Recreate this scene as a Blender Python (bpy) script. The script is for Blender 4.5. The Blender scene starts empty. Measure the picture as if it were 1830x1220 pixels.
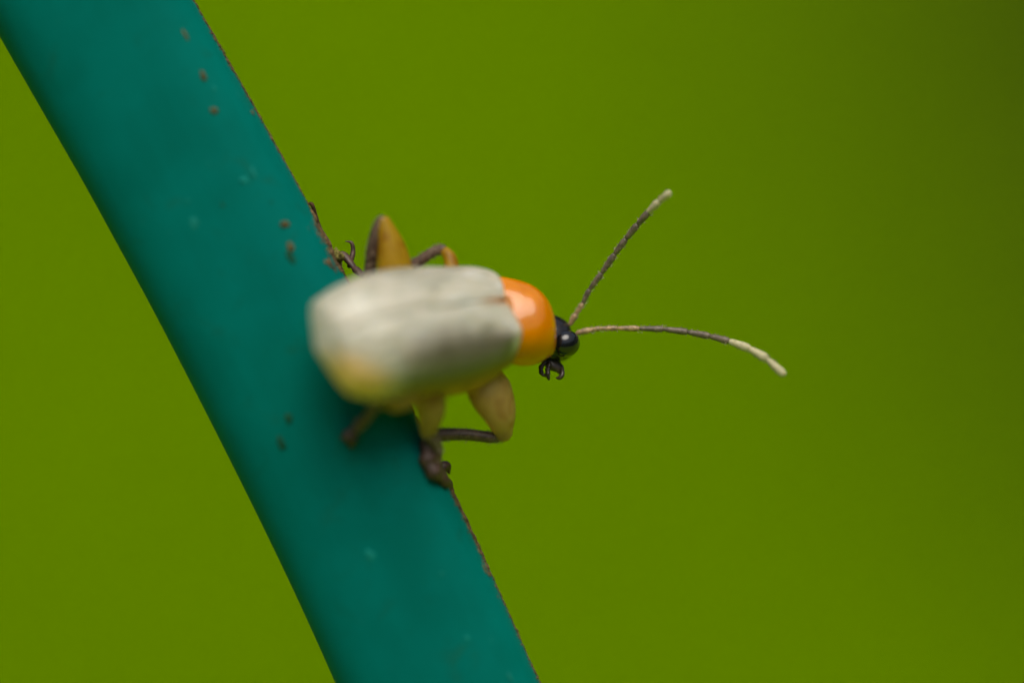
import bpy, math, random
import numpy as np
from mathutils import Matrix, Vector

random.seed(7); rng = np.random.default_rng(7)
R = math.radians
sc = bpy.context.scene
C = sc.collection
# one Blender unit is one millimetre: a macro photograph of a 7 mm beetle
sc.unit_settings.system = 'METRIC'; sc.unit_settings.scale_length = 0.001; sc.unit_settings.length_unit = 'MILLIMETERS'

# ------------------------------------------------------------------ camera
DIST, FRAME_W, PITCH, HEIGHT = 180.0, 25.0, R(24), 620.0
S = FRAME_W / 1830.0
RIGHT = Vector((1, 0, 0)); FWD = Vector((0, math.cos(PITCH), -math.sin(PITCH))); UP = Vector((0, math.sin(PITCH), math.cos(PITCH)))
TARGET = Vector((0, 0, HEIGHT))
PLANE = Matrix(((RIGHT.x, UP.x, -FWD.x, TARGET.x), (RIGHT.y, UP.y, -FWD.y, TARGET.y), (RIGHT.z, UP.z, -FWD.z, TARGET.z), (0, 0, 0, 1)))
cam = bpy.data.cameras.new('camera'); co = bpy.data.objects.new('camera', cam); C.objects.link(co)
co.matrix_world = PLANE @ Matrix.Translation((0, 0, DIST))
cam.sensor_width = 36; cam.lens = 36 * DIST / FRAME_W
cam.clip_start = 1; cam.clip_end = 200000
cam.dof.use_dof = True; cam.dof.focus_distance = DIST - 0.15
APERTURE_R = 12.5
cam.dof.aperture_fstop = cam.lens * 1e-3 / (2 * APERTURE_R)
sc.camera = co

# ------------------------------------------------------------------ sky and sun (bright overcast)
SUN_EL, SUN_AZ = R(80), R(20)      # azimuth measured from the view direction's back side, see below
w = bpy.data.worlds.new('World'); sc.world = w; w.use_nodes = True
nt = w.node_tree; bg = nt.nodes['Background']
sky = nt.nodes.new('ShaderNodeTexSky'); sky.sky_type = 'NISHITA'; sky.sun_disc = False
sky.air_density = 1.0; sky.dust_density = 5.0; sky.ozone_density = 0.6
nt.links.new(sky.outputs[0], bg.inputs[0]); bg.inputs[1].default_value = 0.065
sd = Vector((math.sin(SUN_AZ) * math.cos(SUN_EL), -math.cos(SUN_AZ) * math.cos(SUN_EL), math.sin(SUN_EL)))  # towards the sun, behind the camera
sky.sun_elevation = SUN_EL; sky.sun_rotation = math.atan2(sd.x, sd.y)
sl = bpy.data.lights.new('sun', 'SUN'); sl.energy = 1.5; sl.angle = R(48); sl.color = (1, .95, .86)
so = bpy.data.objects.new('sun', sl); C.objects.link(so); so.rotation_euler = sd.to_track_quat('Z', 'Y').to_euler()
sc.view_settings.view_transform = 'Standard'; sc.view_settings.look = 'None'
sc.view_settings.exposure = 0.88; sc.view_settings.gamma = 1.0
sc.cycles.use_denoising = True

# ------------------------------------------------------------------ helpers
def P(px, py, w=0.0):
    """a point of the macro subject: offsets in mm from the middle of the focal plane"""
    k = (DIST - w) / DIST
    return np.array(((px - 915) * S * k, (610 - py) * S * k, w))
def mesh_obj(name, verts, faces, mat, parent=None, smooth=True, kind=None):
    me = bpy.data.meshes.new(name); me.from_pydata([tuple(v) for v in verts], [], [tuple(f) for f in faces]); me.update()
    if smooth: me.polygons.foreach_set('use_smooth', [True] * len(me.polygons))
    if mat: me.materials.append(mat)
    o = bpy.data.objects.new(name, me); C.objects.link(o)
    if parent: o.parent = parent
    if kind: o['kind'] = kind
    return o
def empty(name, mw=None, parent=None):
    o = bpy.data.objects.new(name, None); C.objects.link(o); o.empty_display_size = 0.5
    if mw is not None: o.matrix_world = mw
    if parent: o.parent = parent
    return o
def tag(o, label, cat=None, kind=None, group=None):
    o['label'] = label
    if cat: o['category'] = cat
    if kind: o['kind'] = kind
    if group: o['group'] = group
def catmull(pts, n):
    pts = np.asarray(pts, float); Q = np.vstack([2 * pts[0] - pts[1], pts, 2 * pts[-1] - pts[-2]]); out = []
    for i in range(1, len(Q) - 2):
        a, b, c, d = Q[i - 1:i + 3]
        for t in np.linspace(0, 1, n, endpoint=False):
            out.append(.5 * (2 * b + (c - a) * t + (2 * a - 5 * b + 4 * c - d) * t * t + (3 * b - a - 3 * c + d) * t ** 3))
    out.append(Q[-2]); return np.array(out)
def smoothstep(a, b, x):
    t = np.clip((x - a) / (b - a), 0, 1); return t * t * (3 - 2 * t)
def sweep(path, rad, n=16, flat=1.0, flat_dir=None, cap=True, ex=1.0):
    """tube along path with one radius per point and rounded ends; flat < 1 squeezes it along flat_dir"""
    path = np.asarray(path, float); rad = np.asarray(rad, float)
    if cap:
        def ext(p, q, r):
            t = (p - q) / (np.linalg.norm(p - q) + 1e-9)
            return [(p + t * r * math.sin(a) * .8, r * math.cos(a)) for a in (R(30), R(58), R(80))]
        e0 = ext(path[0], path[1], rad[0]); e1 = ext(path[-1], path[-2], rad[-1])
        path = np.vstack([[p for p, _ in reversed(e0)], path, [p for p, _ in e1]])
        rad = np.concatenate([[r for _, r in reversed(e0)], rad, [r for _, r in e1]])
    T = np.gradient(path, axis=0); T /= np.linalg.norm(T, axis=1)[:, None] + 1e-12
    ref = np.array(flat_dir if flat_dir is not None else (0.13, 0.3, 0.94), float)
    V = []; F = []; m = len(path)
    for i in range(m):
        t = T[i]; a = ref - t * ref.dot(t); a /= np.linalg.norm(a) + 1e-12; b = np.cross(t, a)
        for k in range(n):
            an = 2 * math.pi * k / n
            ca, sa = math.cos(an), math.sin(an); V.append(path[i] + rad[i] * (a * math.copysign(abs(ca) ** ex, ca) * flat + b * math.copysign(abs(sa) ** ex, sa)))
        if flat_dir is None: ref = a
    for i in range(m - 1):
        for k in range(n):
            k2 = (k + 1) % n; F.append((i * n + k, i * n + k2, (i + 1) * n + k2, (i + 1) * n + k))
    c0 = len(V); V.append(path[0]); V.append(path[-1])
    for k in range(n):
        F.append((c0, (k + 1) % n, k)); F.append((c0 + 1, (m - 1) * n + k, (m - 1) * n + (k + 1) % n))
    return V, F
def grid_faces(nu, nv, wrap=False, off=0):
    F = []
    for i in range(nu - 1):
        for j in range(nv if wrap else nv - 1):
            j2 = (j + 1) % nv; F.append((off + i * nv + j, off + i * nv + j2, off + (i + 1) * nv + j2, off + (i + 1) * nv + j))
    return F
def interp(x, xs, ys):
    """smooth curve through profile points"""
    xs = np.asarray(xs, float); ys = np.asarray(ys, float)
    m = np.gradient(ys, xs); x = np.clip(np.asarray(x, float), xs[0], xs[-1])
    i = np.clip(np.searchsorted(xs, x) - 1, 0, len(xs) - 2); h = xs[i + 1] - xs[i]; t = (x - xs[i]) / h
    return (2*t**3 - 3*t*t + 1) * ys[i] + (t**3 - 2*t*t + t) * h * m[i] + (-2*t**3 + 3*t*t) * ys[i+1] + (t**3 - t*t) * h * m[i+1]

# ------------------------------------------------------------------ materials
class Mat:
    def __init__(s, name):
        s.m = bpy.data.materials.new(name); s.m.use_nodes = True; s.t = s.m.node_tree; s.b = s.t.nodes['Principled BSDF']
        s.tc = s.t.nodes.new('ShaderNodeTexCoord')
    def n(s, typ, **kw):
        x = s.t.nodes.new(typ)
        for k, v in kw.items():
            if k.startswith('i_'): x.inputs[k[2:].replace('_', ' ')].default_value = v
            else: setattr(x, k, v)
        return x
    def link(s, a, b): s.t.links.new(a, b)
    def noise(s, scale, detail=3, rough=.5, dist=0, vec=None):
        x = s.n('ShaderNodeTexNoise'); x.inputs['Scale'].default_value = scale; x.inputs['Detail'].default_value = detail
        x.inputs['Roughness'].default_value = rough; x.inputs['Distortion'].default_value = dist
        s.link(vec or s.tc.outputs['Object'], x.inputs['Vector']); return x.outputs['Fac']
    def ramp(s, fac, stops, interp='EASE'):
        x = s.n('ShaderNodeValToRGB'); x.color_ramp.interpolation = interp; e = x.color_ramp.elements
        while len(e) < len(stops): e.new(.5)
        for i, (p, c) in enumerate(stops):
            e[i].position = p; e[i].color = c if len(c) == 4 else (*c, 1)
        s.link(fac, x.inputs[0]); return x.outputs['Color']
    def mix(s, fac, a, b):
        x = s.n('ShaderNodeMix', data_type='RGBA')
        for sock, v in ((x.inputs[0], fac), (x.inputs[6], a), (x.inputs[7], b)):
            if isinstance(v, (int, float)): sock.default_value = v
            elif isinstance(v, tuple): sock.default_value = (*v, 1)
            else: s.link(v, sock)
        return x.outputs[2]
    def math(s, op, a, b=None, clamp=False):
        x = s.n('ShaderNodeMath', operation=op); x.use_clamp = clamp
        for i, v in enumerate((a, b)):
            if v is None: continue
            if isinstance(v, (int, float)): x.inputs[i].default_value = v
            else: s.link(v, x.inputs[i])
        return x.outputs[0]
    def sm(s, v, a, b, lo=0., hi=1.):
        x = s.n('ShaderNodeMapRange', interpolation_type='SMOOTHSTEP'); s.link(v, x.inputs[0])
        for i, k in enumerate((a, b, lo, hi)): x.inputs[i + 1].default_value = k
        return x.outputs[0]
    def xyz(s):
        x = s.n('ShaderNodeSeparateXYZ'); s.link(s.tc.outputs['Object'], x.inputs[0]); return x.outputs
    def col(s, v):
        if isinstance(v, tuple): s.b.inputs['Base Color'].default_value = (*v, 1)
        else: s.link(v, s.b.inputs['Base Color'])
    def set(s, **kw):
        for k, v in kw.items():
            sock = s.b.inputs[k.replace('_', ' ')]
            if isinstance(v, (int, float, tuple)): sock.default_value = v
            else: s.link(v, sock)
    def bump(s, h, strength, dist):
        x = s.n('ShaderNodeBump'); x.inputs['Strength'].default_value = strength; x.inputs['Distance'].default_value = dist
        s.link(h, x.inputs['Height']); s.link(x.outputs[0], s.b.inputs['Normal'])

def m_ground():
    a = Mat('grass_ground'); a.col(a.ramp(a.noise(.004, 4), [(.3, (.16, .29, .0)), (.7, (.2, .34, .0))])); a.set(Roughness=.9, Specular_IOR_Level=.0); return a.m
def m_grass():
    a = Mat('grass_blades'); c = a.ramp(a.noise(.02, 2), [(.3, (.23, .412, .0)), (.7, (.29, .485, .0))]); a.col(c); a.set(Roughness=.7, Specular_IOR_Level=.0); translucent(a, c, .5); return a.m
def translucent(a, colour, fac):
    tl = a.n('ShaderNodeBsdfTranslucent'); mx = a.n('ShaderNodeMixShader'); mx.inputs[0].default_value = fac
    if isinstance(colour, tuple): tl.inputs[0].default_value = (*colour, 1)
    else: a.link(colour, tl.inputs[0])
    a.link(a.b.outputs[0], mx.inputs[1]); a.link(tl.outputs[0], mx.inputs[2]); a.link(mx.outputs[0], a.t.nodes['Material Output'].inputs[0])
def m_under():
    a = Mat('dark_leaves'); a.col(a.ramp(a.noise(.03, 2), [(.3, (.035, .05, .004)), (.7, (.06, .075, .008))])); a.set(Roughness=.6, Specular_IOR_Level=.05); return a.m
def m_tree():
    a = Mat('tree_leaves'); a.col(a.ramp(a.noise(.003, 2), [(.3, (.035, .06, .006)), (.7, (.06, .10, .01))])); a.set(Roughness=.7, Specular_IOR_Level=.1); return a.m
def m_stake():
    a = Mat('teal_plastic')
    base = a.ramp(a.noise(.55, 3, .5, .4), [(.3, (.0, .116, .092)), (.7, (.0, .133, .109))])
    mp = a.n('ShaderNodeMapping'); mp.inputs['Rotation'].default_value = (0, 0, R(-26.5)); a.link(a.tc.outputs['Object'], mp.inputs[0])
    st = a.n('ShaderNodeMapping'); st.inputs['Scale'].default_value = (3.2, .16, 3.2); a.link(mp.outputs[0], st.inputs[0])      # drawn-out streaks along the stake
    c = a.mix(a.sm(a.noise(1., 4, .6, 0, st.outputs[0]), .4, .75, 0, .30), base, (.0, .15, .125))
    c = a.mix(a.sm(a.noise(1.1, 5, .65, .8), .56, .74, 0, .40), c, (.008, .085, .05))
    c = a.mix(a.sm(a.noise(5.5, 3, .5, .6), .70, .76, 0, .35), c, (.02, .2, .16))
    a.col(c); a.set(Roughness=.5, Specular_IOR_Level=.02, Subsurface_Weight=.25, Subsurface_Radius=(.1, .5, .4), Subsurface_Scale=.4)
    a.bump(a.noise(3.5, 3), .06, .05); return a.m
def m_dirt(name='brown_dirt', c0=(.045, .03, .015), c1=(.16, .10, .04), sc_=9):
    a = Mat(name); a.col(a.ramp(a.noise(sc_, 3), [(.3, c0), (.7, c1)])); a.set(Roughness=.85, Specular_IOR_Level=.2); a.bump(a.noise(25, 3), .5, .03); return a.m
def m_elytron():
    a = Mat('cream_elytra'); x, y, z = a.xyz()
    ay = a.math('ABSOLUTE', y)
    c = a.ramp(a.noise(.9, 3, .5, .5), [(.3, (.45, .405, .285)), (.7, (.53, .485, .37))])
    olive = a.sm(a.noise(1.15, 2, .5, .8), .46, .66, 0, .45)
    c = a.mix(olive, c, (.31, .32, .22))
    c = a.mix(a.sm(a.noise(1.9, 3, .55, .6), .5, .7, 0, .45), c, (.54, .43, .30))
    c = a.mix(a.sm(a.noise(2.6, 2, .5, .9), .55, .7, 0, .2), c, (.38, .44, .38))
    mp = a.n('ShaderNodeMapping'); mp.inputs['Scale'].default_value = (.55, 2.0, 1.2); a.link(a.tc.outputs['Object'], mp.inputs[0])
    v_ = a.noise(1.3, 3, .55, 1.2, mp.outputs[0])                                  # veins and folded wings showing through
    c = a.mix(a.sm(v_, .54, .70, 0, .60), c, (.68, .65, .57)); c = a.mix(a.sm(v_, .50, .34, 0, .75), c, (.25, .245, .16))
    # smoky flank band with shade painted into it, much weaker on the upper case
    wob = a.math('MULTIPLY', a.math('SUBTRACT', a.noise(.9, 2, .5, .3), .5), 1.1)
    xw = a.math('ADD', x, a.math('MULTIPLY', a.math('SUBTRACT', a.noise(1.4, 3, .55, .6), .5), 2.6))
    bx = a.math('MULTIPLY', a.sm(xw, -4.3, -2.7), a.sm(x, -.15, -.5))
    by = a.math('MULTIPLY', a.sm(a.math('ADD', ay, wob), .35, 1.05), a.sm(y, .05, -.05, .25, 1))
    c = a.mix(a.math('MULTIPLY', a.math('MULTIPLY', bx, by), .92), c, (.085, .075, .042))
    tail = a.math('MULTIPLY', a.sm(a.math('ADD', x, a.math('MULTIPLY', y, 1.1)), -5.05, -6.0), .8)
    c = a.mix(tail, c, (.78, .40, .04))
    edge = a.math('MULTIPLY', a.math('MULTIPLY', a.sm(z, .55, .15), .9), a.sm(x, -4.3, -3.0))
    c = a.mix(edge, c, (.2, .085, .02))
    su = a.math('MULTIPLY', a.sm(ay, .17, .04), a.sm(x, -1.3, -.2, 0, .85))
    c = a.mix(su, c, (.42, .16, .04))
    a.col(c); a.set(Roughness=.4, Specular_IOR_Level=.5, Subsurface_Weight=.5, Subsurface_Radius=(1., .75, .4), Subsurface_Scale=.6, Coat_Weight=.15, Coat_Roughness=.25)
    a.bump(a.noise(7, 3), .12, .06); return a.m
def m_prono():
    a = Mat('orange_pronotum'); c = a.ramp(a.noise(1.5, 3), [(.3, (.51, .155, .0)), (.7, (.60, .195, .0))])
    a.col(c); a.set(Roughness=.2, Specular_IOR_Level=.25, Subsurface_Weight=.35, Subsurface_Radius=(.8, .3, .05), Subsurface_Scale=.3, Coat_Weight=.42, Coat_Roughness=.09); a.bump(a.noise(22, 2), .05, .02); return a.m
def m_simple(name, c, rough=.4, spec=.5, sss=0., rad=(.6, .4, .1), var=.25, scale=3, coat=0., bump=.0):
    a = Mat(name); c0 = tuple(v * (1 - var) for v in c); c1 = tuple(min(1, v * (1 + var)) for v in c)
    a.col(a.ramp(a.noise(scale, 3), [(.3, c0), (.7, c1)])); a.set(Roughness=rough, Specular_IOR_Level=spec, Subsurface_Weight=sss, Subsurface_Radius=rad, Subsurface_Scale=.3, Coat_Weight=coat, Coat_Roughness=.1)
    if bump: a.bump(a.noise(18, 3), bump, .03)
    return a.m
def m_femur(name, c, tr=.35, glass=0.):
    a = Mat(name); c0 = tuple(v * .8 for v in c)
    a.col(a.ramp(a.noise(2.2, 3, .5, .5), [(.3, tuple(v * q for v, q in zip(c, (.7, .55, .5)))), (.55, c)])); a.set(Roughness=.38, Specular_IOR_Level=.5, Subsurface_Weight=.3, Subsurface_Radius=(.6, .4, .1), Subsurface_Scale=.3, Transmission_Weight=glass, IOR=1.33)
    tl = a.n('ShaderNodeBsdfTranslucent'); tl.inputs[0].default_value = (*c, 1)
    mx = a.n('ShaderNodeMixShader'); mx.inputs[0].default_value = tr
    out = a.t.nodes['Material Output']; a.link(a.b.outputs[0], mx.inputs[1]); a.link(tl.outputs[0], mx.inputs[2]); a.link(mx.outputs[0], out.inputs[0]); return a.m

# ------------------------------------------------------------------ ground, grass and undergrowth far out of focus
G = 60000.
ground = mesh_obj('ground', [(-G, -G, 0), (G, -G, 0), (G, G, 0), (-G, G, 0)], [(0, 1, 2, 3)], m_ground(), smooth=False)
ground['kind'] = 'structure'; tag(ground, 'grassy green ground far out of focus behind the stake')
def blades(n, xr, yr, hmin, hmax, wid, lean, z0=0.):
    x = rng.uniform(*xr, n); y = rng.uniform(*yr, n); h = rng.uniform(hmin, hmax, n); a = rng.uniform(0, 2 * np.pi, n)
    l = rng.uniform(.1, lean, n) * h; b = rng.uniform(0, 2 * np.pi, n); wd = wid * rng.uniform(.6, 1.2, n)
    dx, dy = np.cos(a) * wd, np.sin(a) * wd; ox, oy = np.cos(b) * l, np.sin(b) * l
    V = np.stack([np.stack([x - dx, y - dy, np.full(n, z0)], 1), np.stack([x + dx, y + dy, np.full(n, z0)], 1),
                  np.stack([x + ox * .35 + dx * .8, y + oy * .35 + dy * .8, h * .6], 1), np.stack([x + ox * .35 - dx * .8, y + oy * .35 - dy * .8, h * .6], 1),
                  np.stack([x + ox, y + oy, h], 1)], 1).reshape(-1, 3)
    F = []
    for i in range(n):
        k = i * 5; F += [(k, k + 1, k + 2, k + 3), (k + 3, k + 2, k + 4)]
    return V, F
V, F = blades(42000, (-900, 900), (350, 3200), 20, 70, 6.5, 2.4)
g = mesh_obj('grass', V, F, m_grass(), smooth=False, kind='stuff'); tag(g, 'bright yellow-green grass blurred into a smooth background')
def leaf_cloud(n, centre, rad, size):
    V = []; F = []
    for i in range(n):
        d = rng.normal(size=3); d /= np.linalg.norm(d); c = np.array(centre) + d * np.array(rad) * rng.uniform(.35, 1) ** .5
        if c[2] < 5: c[2] = rng.uniform(5, 60)
        u = rng.normal(size=3); u /= np.linalg.norm(u); v = np.cross(u, rng.normal(size=3)); v /= np.linalg.norm(v); s = size * rng.uniform(.6, 1.3)
        k = len(V); nrm = np.cross(u, v) * s * .12
        V += [c - u * s, c - u * s * .3 + v * s * .38 + nrm, c + u * s * .4 + v * s * .33 + nrm, c + u * s, c + u * s * .4 - v * s * .33 + nrm, c - u * s * .3 - v * s * .38 + nrm]
        F += [(k, k + 1, k + 2, k + 3), (k, k + 3, k + 4, k + 5)]
    return V, F
V, F = leaf_cloud(9000, (352, 1560, 60), (240, 560, 150), 24)
u = mesh_obj('undergrowth', V, F, m_under(), smooth=False, kind='stuff'); tag(u, 'darker olive undergrowth blurred along the right side of the background')

# unseen foliage ring, added to bound the sky the beetle reflects and deepen shade
V = []; F = []
for a in np.linspace(0, 2 * np.pi, 64, endpoint=False):
    d = 7000 * rng.uniform(.9, 1.25); top = d * math.tan(R(rng.uniform(22, 34)))
    v, f = leaf_cloud(340, (d * math.cos(a), d * math.sin(a), top * .5), (600, 600, top * .52), 330); k = len(V); V += v; F += [tuple(q + k for q in ff) for ff in f]
t = mesh_obj('unseen_trees', V, F, m_tree(), smooth=False, kind='stuff'); tag(t, 'unseen foliage ring added to limit the sky light')

# ------------------------------------------------------------------ the teal stake
RAD = 166 * S
ax = [P(201, 82), P(325, 300), P(453, 537), P(660, 951), P(814, 1289)]
dn = ax[-1] - ax[-2]; dn /= np.linalg.norm(dn); up_ = ax[0] - ax[1]; up_ /= np.linalg.norm(up_)
AX = catmull([ax[0] + up_ * 260, ax[0] + up_ * 60, ax[0] + up_ * 8] + ax + [ax[-1] + dn * 8, ax[-1] + dn * 60, ax[-1] + dn * 330, ax[-1] + dn * 745], 28)
rr = RAD * (1 + .003 * np.sin(np.arange(len(AX)) * .11))
EX, FLAT = .62, .67      # slightly flattened section
V, F = sweep(AX, rr, 128, FLAT, (0, 0, 1.), True, EX)
stake = mesh_obj('plant_stake', V, F, m_stake()); stake.matrix_world = PLANE
tag(stake, 'teal green plastic coated garden stake slanting across the left of the picture', 'stake')
IN = catmull(ax, 60)       # the stretch of the axis that the picture shows
IT = np.gradient(IN, axis=0); IT /= np.linalg.norm(IT, axis=1)[:, None]
def on_stake(py_edge, ang, lift=0.):
    """point on the stake's surface: ang 0 = towards the camera, 90 = the edge at the right; picked by the height of the axis there"""
    v = (610 - py_edge) * S; i = int(np.argmin(np.abs(IN[:, 1] - v))); t = IT[i]
    side = np.cross(t, (0, 0, 1.)); side *= np.sign(side[0]) / np.linalg.norm(side); front = np.cross(side, t); front *= np.sign(front[2])
    c_, s_ = math.cos(R(ang)), math.sin(R(ang)); n_ = front * c_ + side * s_
    return IN[i] + front * FLAT * RAD * math.copysign(abs(c_) ** EX, c_) + side * RAD * math.copysign(abs(s_) ** EX, s_) + n_ * lift, n_, t
def blob(c, n_, t, ru, rv, rh, rough=.3, nu=7, nv=10):
    b = np.cross(n_, t); V = []; ph = rng.uniform(0, 6, 4)
    for i in range(nu):
        a = math.pi * i / (nu - 1)
        for k in range(nv):
            p = 2 * math.pi * k / nv; q = 1 + rough * (.5 * math.sin(2 * p + ph[0]) + .35 * math.sin(3 * p + ph[1] + a) + .4 * rng.uniform(-1, 1) * (0 < i < nu - 1))
            V.append(c + t * ru * q * math.sin(a) * math.cos(p) + b * rv * q * math.sin(a) * math.sin(p) + n_ * rh * math.cos(a))
    return V, grid_faces(nu, nv, True)
# crust of dirt along the edge that is in focus: far too many grains to count
def crust(count, ya, yb, spread, size, mean=90., taper=False):
    V = []; F = []
    ys = rng.uniform(ya, yb, count) if not taper else ya + (yb - ya) * rng.beta(1, 2.3, count)
    for y in ys:
        ang = rng.normal(mean, spread); s = size * rng.lognormal(0, .45)
        c, n_, t = on_stake(y, ang); c = c + n_ * s * .1
        v, f = blob(c, n_, t, s * rng.uniform(1, 2.6), s * rng.uniform(.6, 1.2), s * .6, .35, 5, 7); k = len(V)
        V += v; F += [tuple(q + k for q in ff) for ff in f]
    return V, F
V, F = crust(2600, 60, 1300, 5, .017); v, f = crust(600, 915, 1110, 6, .022, 86., True); k = len(V); V += v; F += [tuple(q + k for q in ff) for ff in f]
v, f = crust(420, 470, 560, 9, .026, 86.); k = len(V); V += v; F += [tuple(q + k for q in ff) for ff in f]
o = mesh_obj('dirt_crust', V, F, m_dirt(), stake, kind='stuff'); o['label'] = 'thin brown dirt crust along the right edge of the stake'
MD2 = m_dirt('ochre_dirt', (.06, .05, .018), (.115, .09, .03)); MD3 = m_dirt('pale_teal_scrape', (.0, .14, .11), (.0, .185, .15), 5); MD4 = m_dirt('green_algae', (.0, .045, .025), (.008, .075, .03))
def speck(px, py, ru, rv, rh, mat, name='dirt_speck', seed=0):
    # find the surface under that spot of the stake's front
    d = np.linalg.norm(IN[:, :2] - P(px, py, 2.)[:2], axis=1); i = int(np.argmin(d)); t = IT[i]
    side = np.cross(t, (0, 0, 1.)); side *= np.sign(side[0]) / np.linalg.norm(side); front = np.cross(side, t); front *= np.sign(front[2])
    off = np.dot(P(px, py, 2.)[:3] - IN[i], side); s_ = np.clip(off / RAD, -.99, .99)
    sa = math.copysign(abs(s_) ** (1 / EX), s_); ca = math.sqrt(1 - sa * sa); n_ = side * sa + front * ca; c = IN[i] + side * s_ * RAD + front * FLAT * RAD * ca ** EX
    V, F = blob(c, n_, t, ru, rv, rh, .35); return mesh_obj(name, V, F, mat, stake)
for a in ((362, 135, .13, .075, .05), (382, 198, .09, .10, .05), (508, 400, .11, .11, .05), (517, 440, .15, .09, .06), (865, 1018, .13, .05, .04), (330, 62, .14, .05, .03)):
    speck(*a, MD2)
for a in ((513, 745, .12, .1, .04), (500, 790, .22, .09, .03), (520, 462, .16, .1, .03)):
    speck(*a, MD4)
for a in ((452, 308, .16, .07, .02), (437, 322, .10, .12, .02), (345, 400, .16, .13, .012), (835, 1140, .08, .07, .02), (912, 1212, .12, .06, .02), (790, 1026, .06, .05, .02), (660, 990, .14, .12, .01)):
    speck(*a, MD3, 'scrape_mark')
for _ in range(4):
    t_ = rng.uniform(0, .42); y_ = 40 + 1150 * t_; q_ = IN[int(t_ * (len(IN) - 1))]; xx = 915 + q_[0] / S + rng.choice([rng.uniform(20, 150), rng.uniform(-130, 150)]); yy = 610 - q_[1] / S
    sz = rng.lognormal(-3.1, .4); speck(xx, yy, sz * rng.uniform(.8, 2), sz, .02, [MD2, MD4, MD4, MD3][rng.integers(0, 4)])
# peeling sliver on the edge and the clot of debris under the claws
V, F = sweep(catmull([P(548, 366, .1), P(556, 364, .15), P(561, 374, .1), P(566, 390, 0), P(573, 408, 0)], 5), np.interp(np.linspace(0, 1, 21), [0, .3, .7, 1], [.02, .05, .045, .03]), 8)
mesh_obj('peeling_sliver', V, F, m_dirt('dark_peel', (.035, .018, .008), (.09, .045, .02)), stake)
V = []; F = []
for i in range(150):
    t_ = rng.uniform(0, 1); c = P(600 - 14 * t_ + rng.normal() * 8, 462 + 45 * t_ + rng.normal() * 9, .2 + rng.normal() * .25)
    n_ = rng.normal(size=3); n_ /= np.linalg.norm(n_); t = np.cross(n_, rng.normal(size=3)); t /= np.linalg.norm(t); s = .07 * rng.lognormal(0, .3)
    v, f = blob(c, n_, t, s * rng.uniform(.8, 1.6), s, s * .6, .35, 5, 7); k = len(V); V += v; F += [tuple(q + k for q in ff) for ff in f]
mesh_obj('debris_clot', V, F, m_dirt('mossy_debris', (.09, .075, .012), (.22, .2, .05)), stake, kind='stuff')

# ------------------------------------------------------------------ the beetle
TH, PH, PS = R(30), R(25), R(10)
f0 = np.array((math.cos(TH), 0, -math.sin(TH))); d0 = np.array((math.sin(TH), 0, math.cos(TH))); s0 = np.array((0, 1., 0))
dv = math.cos(PH) * d0 + math.sin(PH) * s0; sv = math.cos(PH) * s0 - math.sin(PH) * d0
rz = np.array(((math.cos(PS), -math.sin(PS), 0), (math.sin(PS), math.cos(PS), 0), (0, 0, 1)))
f0, sv, dv = rz @ f0, rz @ sv, rz @ dv
O = P(892, 568, .72)
B3 = np.stack([f0, sv, dv], 1)
Bm = Matrix([[*B3[i], O[i]] for i in range(3)] + [[0, 0, 0, 1]])
beetle = empty('beetle', PLANE @ Bm)
tag(beetle, 'small cream-backed beetle with orange thorax and black head clinging to the teal stake', 'beetle')
def L(p): return (np.atleast_2d(np.asarray(p, float)) - O) @ B3            # macro space -> beetle space
def LP(px, py, w=0.): return L(P(px, py, w))[0]

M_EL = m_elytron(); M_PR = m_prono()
M_BLK = m_simple('black_head', (.010, .009, .009), .25, .35, coat=.2, bump=.12)
M_EYE = m_simple('black_eye', (.007, .008, .009), .18, .4, coat=.35, bump=.04)
M_BODY = m_simple('amber_underside', (.40, .19, .045), .4, .4, .3)
M_FEM = m_femur('amber_femur', (.55, .34, .012), .35, .3); M_FEMP = m_femur('tan_femur', (.70, .47, .14), .35, .5)
M_TIB = m_simple('brown_tibia', (.085, .05, .03), .45, .4, .1, var=.4, scale=6)
M_TAR = m_simple('dark_tarsus', (.06, .032, .02), .5, .4, var=.4, scale=8)
M_ANT = m_simple('grey_brown_antenna', (.11, .085, .055), .45, .45, .1, var=.35, scale=9, bump=.3)
M_ANTB = m_simple('tan_antenna_base', (.28, .19, .09), .4, .45, .2, var=.4, scale=8, bump=.3)
M_ANTW = m_simple('cream_antenna_tip', (.40, .37, .21), .5, .3, .3, var=.1, scale=8, bump=.2)
M_HAIR = m_simple('fine_hairs', (.3, .24, .15), .5, .3)
M_MOUTH = m_simple('dark_mouthparts', (.045, .03, .02), .4, .5, var=.5, scale=8)

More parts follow.
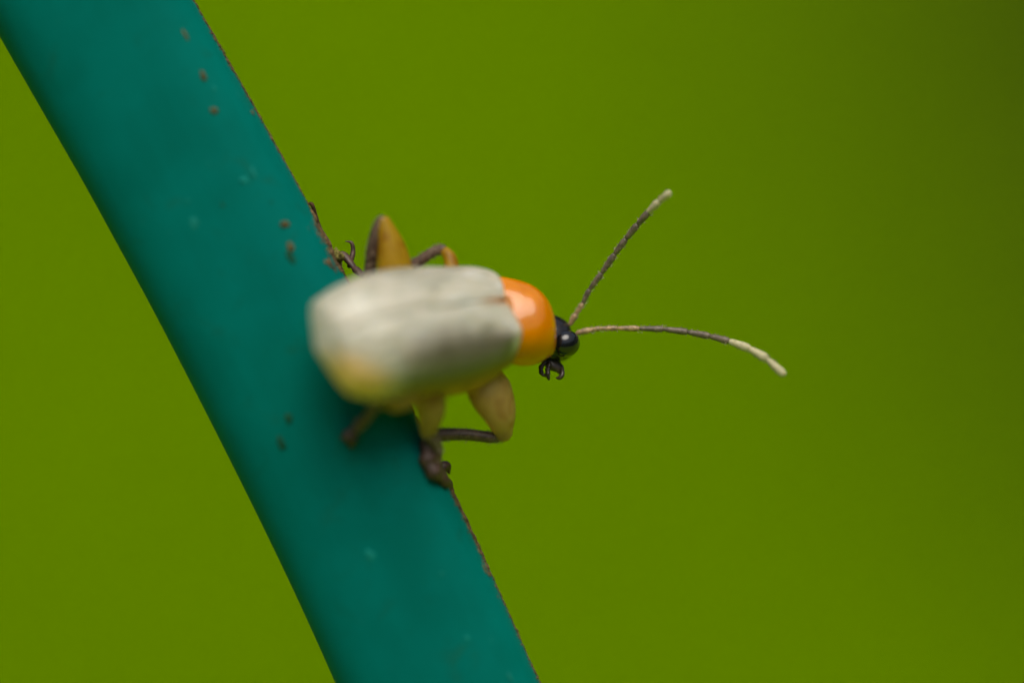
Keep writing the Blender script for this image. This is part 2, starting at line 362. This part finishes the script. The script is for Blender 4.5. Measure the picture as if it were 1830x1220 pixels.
# elytra
LEN = 5.15
def elytron(side):
    nu, nv = 90, 48; V = []
    tt = 1 - np.cos(np.linspace(0, 1, nu) * math.pi / 2) ** 1.0
    tt = np.linspace(0, 1, nu); tt = .5 * tt + .5 * np.sin(tt * math.pi / 2)
    wd = interp(tt, [0, .02, .08, .2, .4, .6, .75, .87, .95, 1], [1.14, 1.26, 1.38, 1.48, 1.57, 1.61, 1.54, 1.34, .96, .0])
    if side < 0: wd = wd + .06 * smoothstep(.6, .85, tt) * (1 - smoothstep(.96, 1., tt))      # the wing cases do not close quite evenly
    hh = interp(tt, [0, .02, .08, .2, .4, .6, .75, .87, .95, 1], [.62, .82, .98, 1.1, 1.22, 1.25, 1.17, .94, .64, .06])
    for i, t in enumerate(tt):
        gap = .002 + .055 * math.exp(-t * 12) + .03 * max(0, (t - .93)) ** 1.2
        for j in range(nv):
            a = j / (nv - 1) * math.pi / 2; e = 2 / 2.35
            y = wd[i] * math.sin(a) ** e; z = hh[i] * math.cos(a) ** e if j < nv - 1 else 0
            y = gap + y * (1 - gap / max(wd[i], .05)) if wd[i] > .05 else gap * .3
            dip = .012 * math.exp(-((y - gap) / .06) ** 2)                       # suture sinks between the wing cases
            hum = .07 * math.exp(-((t - .09) / .05) ** 2 - ((y - 1.0) / .25) ** 2)   # shoulder bump
            roll = -.10 * smoothstep(.05, 0, t) * 1
            rim = .04 * smoothstep(.9, 1., j / (nv - 1))                        # turned-out lateral rim
            x = -LEN * t + .16 * math.exp(-((y - .75) / .45) ** 2) * (1 - smoothstep(0, .2, t)) - (.40 if side > 0 else .16) * smoothstep(.7, 1.45, y) * (1 - smoothstep(0, .22, t))
            q = math.sin(math.pi * min(1, t / .12)) if t < .06 else 1
            dent = .018 * math.sin(1.9 * x + 1.1 * side + 2.2 * y) * math.sin(2.6 * y + .8 * x) + .012 * math.sin(3.7 * x - 2.9 * y + side)
            dent -= .025 * math.exp(-((x + 2.4) / 1.3) ** 2 - ((y - .62) / .22) ** 2)
            k = 1 - smoothstep(.8, 1., t)
            V.append((x, side * (y + rim + .03 * k * math.sin(2.1 * x + side) * smoothstep(.6, 1.3, y)), z - dip * (wd[i] > .3) + hum + roll + dent * k * q * math.cos(a) ** .5))
    F = grid_faces(nu, nv)
    if side < 0: F = [tuple(reversed(f)) for f in F]
    # f is ordered so that normals face out; inner wall is added by the solidify modifier
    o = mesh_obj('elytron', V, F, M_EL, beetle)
    md = o.modifiers.new('shell', 'SOLIDIFY'); md.thickness = .07; md.offset = -1
    return o
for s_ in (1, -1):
    o = elytron(s_); o['label'] = 'upper wing case' if s_ > 0 else 'lower wing case with a smoky flank and painted-in shade'
# continuous underside: abdomen, thorax and neck in one skin
def loft(xs, wy, zt, zb, nv=40, expo=2.2, cx=None, zc=None):
    V = []
    for i, x in enumerate(xs):
        for k in range(nv):
            a = 2 * math.pi * k / nv; c, s = math.cos(a), math.sin(a)
            y = wy[i] * math.copysign(abs(c) ** (2 / expo), c); h = zt[i] if s > 0 else zb[i]
            V.append((x, y, (0 if zc is None else zc[i]) + h * math.copysign(abs(s) ** (2 / expo), s)))
    return V, grid_faces(len(xs), nv, True)
xs = np.linspace(-4.95, 1.5, 60)
wy = interp(xs, [-4.95, -4.8, -4.4, -3.5, -2, -.5, .2, .8, 1.5], [.02, .55, .98, 1.46, 1.54, 1.36, .9, .75, .5])
zt = interp(xs, [-4.95, -4.8, -4.4, -3.5, -2, -.5, .2, .8, 1.5], [.02, .2, .4, .7, .75, .6, .45, .25, .2])
zb = interp(xs, [-4.95, -4.8, -4.4, -3.5, -2, -.5, .2, .8, 1.5], [.02, .35, .6, .85, .95, .9, .8, .75, .5])
zc = interp(xs, [-5.3, -4.4, -3.4, -.6, .5, 1.5], [-.02, -.1, -.36, -.36, -.2, -.45])
V, F = loft(xs, wy, zt, zb, zc=zc); mesh_obj('body', V, F, M_BODY, beetle)
# scutellum
V, F = blob(np.array((-.08, 0, .68)), np.array((.2, 0, .98)), np.array((.98, 0, -.2)), .36, .26, .10, .05, 9, 16); mesh_obj('scutellum', V, F, m_simple('red_brown_scutellum', (.45, .18, .04), .4, .4), beetle)
# pronotum: a domed shield that slopes down towards the head
def frame(o, pitch, yaw, roll=0.):
    return np.array(Matrix.Translation(Vector(o)) @ Matrix.Rotation(yaw, 4, 'Z') @ Matrix.Rotation(pitch, 4, 'Y') @ Matrix.Rotation(roll, 4, 'X'))
def apply(m, V): V = np.asarray(V, float); return V @ m[:3, :3].T + m[:3, 3]
PF = frame((-.14, .05, -.0), R(6), R(-15))
nu, nv = 48, 56; V = []
for i in range(nu):
    t = i / (nu - 1)
    wd = float(interp(t, [0, .08, .3, .6, .85, 1], [.95, .99, 1.0, .93, .78, .60])); h = float(interp(t, [0, .08, .3, .6, .85, 1], [.62, .68, .82, .87, .58, .20]))
    for j in range(nv):
        a = (j / (nv - 1) - .5) * math.pi * 1.16; e = 2 / 2.15; s, c = math.sin(a), math.cos(a)
        y = wd * math.copysign(abs(s) ** e, s); z = h * math.copysign(abs(c) ** e, c)
        x = 1.40 * t + .12 * math.cos(a) * (t) - .10 * (1 - t) * abs(s) ** 2
        rim = .03 * smoothstep(.94, 1, abs(2 * j / (nv - 1) - 1))
        V.append((x, y + math.copysign(rim, s) - .24 * t ** 1.3, z))
F = grid_faces(nu, nv); o = mesh_obj('pronotum', apply(PF, V), F, M_PR, beetle)
md = o.modifiers.new('shell', 'SOLIDIFY'); md.thickness = .07; md.offset = -1
o['label'] = 'glossy orange thorax shield'

# head: black capsule with bulging eyes
HC = LP(985, 606, -.34); eyeR = LP(1012, 614, .12); eyeL = LP(968, 580, -.98)
sh = (eyeL - eyeR) / np.linalg.norm(eyeL - eyeR); fh = np.array((.75, -.08, -.65)); fh -= sh * fh.dot(sh); fh /= np.linalg.norm(fh); dh = np.cross(fh, sh)
HB = np.stack([fh, sh, dh], 1)
V = []; nu, nv = 36, 48
for i in range(nu):
    a = math.pi * i / (nu - 1)
    for k in range(nv):
        p = 2 * math.pi * k / nv; x = math.cos(a); r = math.sin(a) ** .85
        taper = 1 - .22 * max(0, x)
        y = .68 * r * math.cos(p) * taper; z = .58 * r * math.sin(p) * taper
        z += -.05 * math.exp(-((x - .45) / .2) ** 2) * (math.sin(p) > 0) * r       # groove between the antennae
        V.append(HC + HB @ np.array((x * .66, y, z)))
head = mesh_obj('head', V, grid_faces(nu, nv, True), M_BLK, beetle)
for c, n_ in ((eyeR, 'eye'), (eyeL, 'eye')):
    out = (c - HC); out /= np.linalg.norm(out); V, F = blob(c, out, np.cross(out, (0, .3, 1.)) / np.linalg.norm(np.cross(out, (0, .3, 1.))), .35, .33, .30, 0, 24, 36); mesh_obj(n_, V, F, M_EYE, head)
V, F = sweep(L([P(978, 640, -.2), P(990, 652, -.15), P(1000, 660, -.1), P(1002, 668, -.1)]), [.22, .22, .14, .05], 14, .7); mesh_obj('labrum', V, F, M_MOUTH, head)
for pts, rad in (([P(975, 646, 0), P(967, 656, .05), P(968, 667, .1), P(975, 672, .1)], [.05, .06, .055, .03]),
                 ([P(982, 650, 0), P(979, 660, .1), P(979, 670, .15), P(981, 678, .15)], [.06, .065, .06, .03])):
    q = catmull(L(pts), 6); V, F = sweep(q, np.interp(np.linspace(0, 1, len(q)), np.linspace(0, 1, 4), rad) * (1 + .12 * np.sin(np.arange(len(q)) * 1.3)), 10); mesh_obj('palp', V, F, M_MOUTH, head)
q = catmull(L([P(1003, 655, -.1), P(1005, 664, 0), P(1004, 671, .05), P(999, 675, .05), P(994, 675, .05)]), 6)
V, F = sweep(q, np.interp(np.linspace(0, 1, len(q)), [0, .3, .7, 1], [.06, .055, .06, .02]), 10); mesh_obj('palp', V, F, M_MOUTH, head)

def hairs(paths, rads, n, length, lean=.6):
    """fine setae standing off a limb"""
    V = []; F = []
    path = np.asarray(paths); rad = np.asarray(rads)
    for _ in range(n):
        i = rng.integers(0, len(path) - 1); u_ = rng.uniform(); p = path[i] * (1 - u_) + path[i + 1] * u_; r = rad[i] * (1 - u_) + rad[i + 1] * u_
        t = path[i + 1] - path[i]; t /= np.linalg.norm(t); n_ = rng.normal(size=3); n_ -= t * n_.dot(t); n_ /= np.linalg.norm(n_)
        b = np.cross(t, n_); a0 = p + n_ * r * .92; tip = p + n_ * (r + length * rng.uniform(.5, 1.1)) + t * length * lean; k = len(V); w_ = .009
        V += [a0 + b * w_, a0 - b * w_, a0 + t * w_ * 1.6, tip]; F += [(k, k + 1, k + 3), (k + 1, k + 2, k + 3), (k + 2, k, k + 3)]
    return V, F

# antennae: eleven separate joints each
def antenna(nodes, radii, mats, label):
    a = empty('antenna', None, beetle); a['label'] = label
    nodes = L(nodes)
    for i in range(len(nodes) - 1):
        p, q = nodes[i], nodes[i + 1]; t = q - p; ln = np.linalg.norm(t); t /= ln
        u_ = np.linspace(0.02, .96, 9); path = p + np.outer(u_ * ln, t)
        prof = np.interp(u_, [0, .12, .8, .93, 1], [.55, .78, 1.08, 1.05, .7]) * radii[i]
        V, F = sweep(path, prof, 14); mesh_obj('segment', V, F, mats[i], a)
    rads = [*radii, radii[-1]]; V, F = hairs(nodes, rads, 240, .055); mesh_obj('fine_hairs', V, F, M_HAIR, a, smooth=False, kind='stuff')
upn = ((1018, 581, -.3), (1029, 562, -.28), (1041, 543, -.25), (1053, 518, -.2), (1075, 489, -.1), (1098, 455, .02), (1118, 428, .15), (1139, 402, .3), (1158, 380, .45), (1177, 361, .65), (1196, 345, .85))
antenna([P(*q) for q in upn], [.078, .064, .066, .072, .078, .08, .082, .085, .095, .088], [M_ANTB, M_ANTB] + [M_ANT] * 6 + [M_ANTW] * 2, 'upper feeler with a cream tip')
lon = ((1030, 595, -.15), (1054, 590, -.13), (1072, 587, -.12), (1103, 586.5, -.1), (1142, 587, -.05), (1186, 588, 0), (1228, 593, .08), (1268, 600.5, .2), (1303, 609.5, .35), (1339, 623, .5), (1370, 641, .65), (1401, 669, .8))
antenna([P(*q) for q in lon], [.078, .064, .066, .072, .076, .082, .084, .086, .105, .11, .1], [M_ANTB] * 4 + [M_ANT] * 4 + [M_ANTW] * 3, 'lower feeler with three cream joints at the tip')

# legs: femur, tibia, jointed foot and claws, each its own piece
def limb(parent, name, ctrl, rads, mat, flat=1., hair=0, n=18, hl=.09):
    q = catmull(L(ctrl), 10); r = interp(np.linspace(0, 1, len(q)), np.linspace(0, 1, len(rads)), rads)
    V, F = sweep(q, r, n, flat); o = mesh_obj(name, V, F, mat, parent)
    if hair:
        V, F = hairs(q, r, hair, hl); mesh_obj('fine_hairs', V, F, M_HAIR, parent, smooth=False, kind='stuff')
    return o
def tarsus(parent, ctrl, rads, mat=None):
    q = L(ctrl)
    for i in range(len(q) - 1):
        u_ = np.linspace(.03, .95, 7); path = q[i] + np.outer(u_, q[i + 1] - q[i])
        V, F = sweep(path, np.interp(u_, [0, .2, .75, 1], [.7, .85, 1.15, .9]) * rads[i], 12, .8); mesh_obj('tarsus_joint', V, F, mat or M_TAR, parent)
def claw(parent, ctrl, r=.035):
    q = catmull(L(ctrl), 7); V, F = sweep(q, np.interp(np.linspace(0, 1, len(q)), [0, .35, .75, 1], [r, r * 1.25, r * .8, r * .15]), 10); mesh_obj('claw', V, F, M_TAR, parent)
def leg(label):
    e = empty('leg', None, beetle); e['label'] = label; return e
# right side (lower in the picture)
l = leg('front leg bent like an elbow below the wing case')
limb(l, 'femur', [P(862, 668, .6), P(876, 700, .75), P(893, 738, .7), P(901, 774, .5)], [.5, .6, .47, .25], M_FEMP, .75)
limb(l, 'tibia', [P(900, 776, .5), P(880, 781, .5), P(830, 776, .55), P(772, 777, .75)], [.13, .14, .145, .17], M_TIB, 1, 260)
tarsus(l, [P(768, 780, .8), P(764, 803, 1.15), P(765, 828, 1.25), P(780, 847, 1.15), P(797, 862, .8)], [.2, .21, .24, .17])
claw(l, [P(782, 846, .5), P(792, 834, .4), P(799, 833, .35), P(803, 846, .3)], .12); claw(l, [P(795, 856, .3), P(805, 862, .3), P(808, 875, .25)], .05)
l = leg('middle leg with pale knee below the wing case')
limb(l, 'femur', [P(768, 672, 1.9), P(768, 705, 1.9), P(770, 738, 1.7), P(766, 772, 1.4)], [.36, .42, .36, .22], M_FEMP, .8)
limb(l, 'tibia', [P(764, 772, 1.4), P(773, 785, 1.3), P(781, 800, 1.05), P(779, 822, .95)], [.16, .15, .14, .14], M_TIB, 1, 120)
tarsus(l, [P(778, 822, .95), P(783, 840, .85), P(792, 852, .65), P(802, 868, .45)], [.15, .16, .13])
l = leg('hind leg planted on the front of the stake')
limb(l, 'femur', [P(740, 672, 2.4), P(725, 695, 2.5), P(705, 712, 2.55), P(690, 716, 2.6)], [.4, .45, .36, .22], M_FEMP, .8)
limb(l, 'tibia', [P(690, 716, 2.55), P(675, 722, 2.4), P(655, 746, 2.05), P(640, 762, 1.85)], [.15, .14, .14, .15], M_TIB, 1, 100)
tarsus(l, [P(640, 762, 1.85), P(631, 772, 1.74), P(624, 782, 1.68)], [.15, .2])
claw(l, [P(626, 780, 1.7), P(618, 782, 1.66), P(608, 780, 1.6)], .08); claw(l, [P(626, 782, 1.7), P(628, 792, 1.66), P(627, 802, 1.6)], .08)
# left side (upper in the picture)
l = leg('hind leg with tall yellow knee above the wing case')
limb(l, 'femur', [P(707, 520, 1.0), P(705, 480, 1.05), P(699, 440, 1.1), P(687, 396, 1.15)], [.50, .47, .36, .17], M_FEM, .8)
limb(l, 'tibia', [P(682, 392, 1.15), P(672, 415, 1.1), P(665, 450, 1.0), P(660, 490, .8)], [.12, .14, .15, .14], M_TIB, 1, 120)
tarsus(l, [P(660, 490, .8), P(648, 492, .5), P(634, 480, .25), P(614, 454, .05)], [.1, .1, .1])
V, F = blob(LP(612, 456, .05), np.array((.5, .5, .7)), np.array((.5, -.5, 0)) / .7071, .12, .1, .1, .1, 9, 12); mesh_obj('foot_pad', V, F, M_TAR, l)
claw(l, [P(624, 476, .1), P(628, 463, .05), P(631, 448, 0), P(628, 434, 0), P(617, 431, 0)], .055)
l = leg('middle leg arching above the wing case')
limb(l, 'femur', [P(810, 510, 1.1), P(808, 480, .95), P(803, 458, .85), P(792, 446, .75)], [.2, .19, .16, .12], M_FEM, .85)
limb(l, 'tibia', [P(792, 445, .75), P(775, 450, .7), P(755, 463, .65), P(730, 480, .6)], [.12, .12, .125, .13], M_TIB, 1, 160)
tarsus(l, [P(730, 480, .6), P(700, 500, .4), P(660, 515, .3)], [.12, .12])
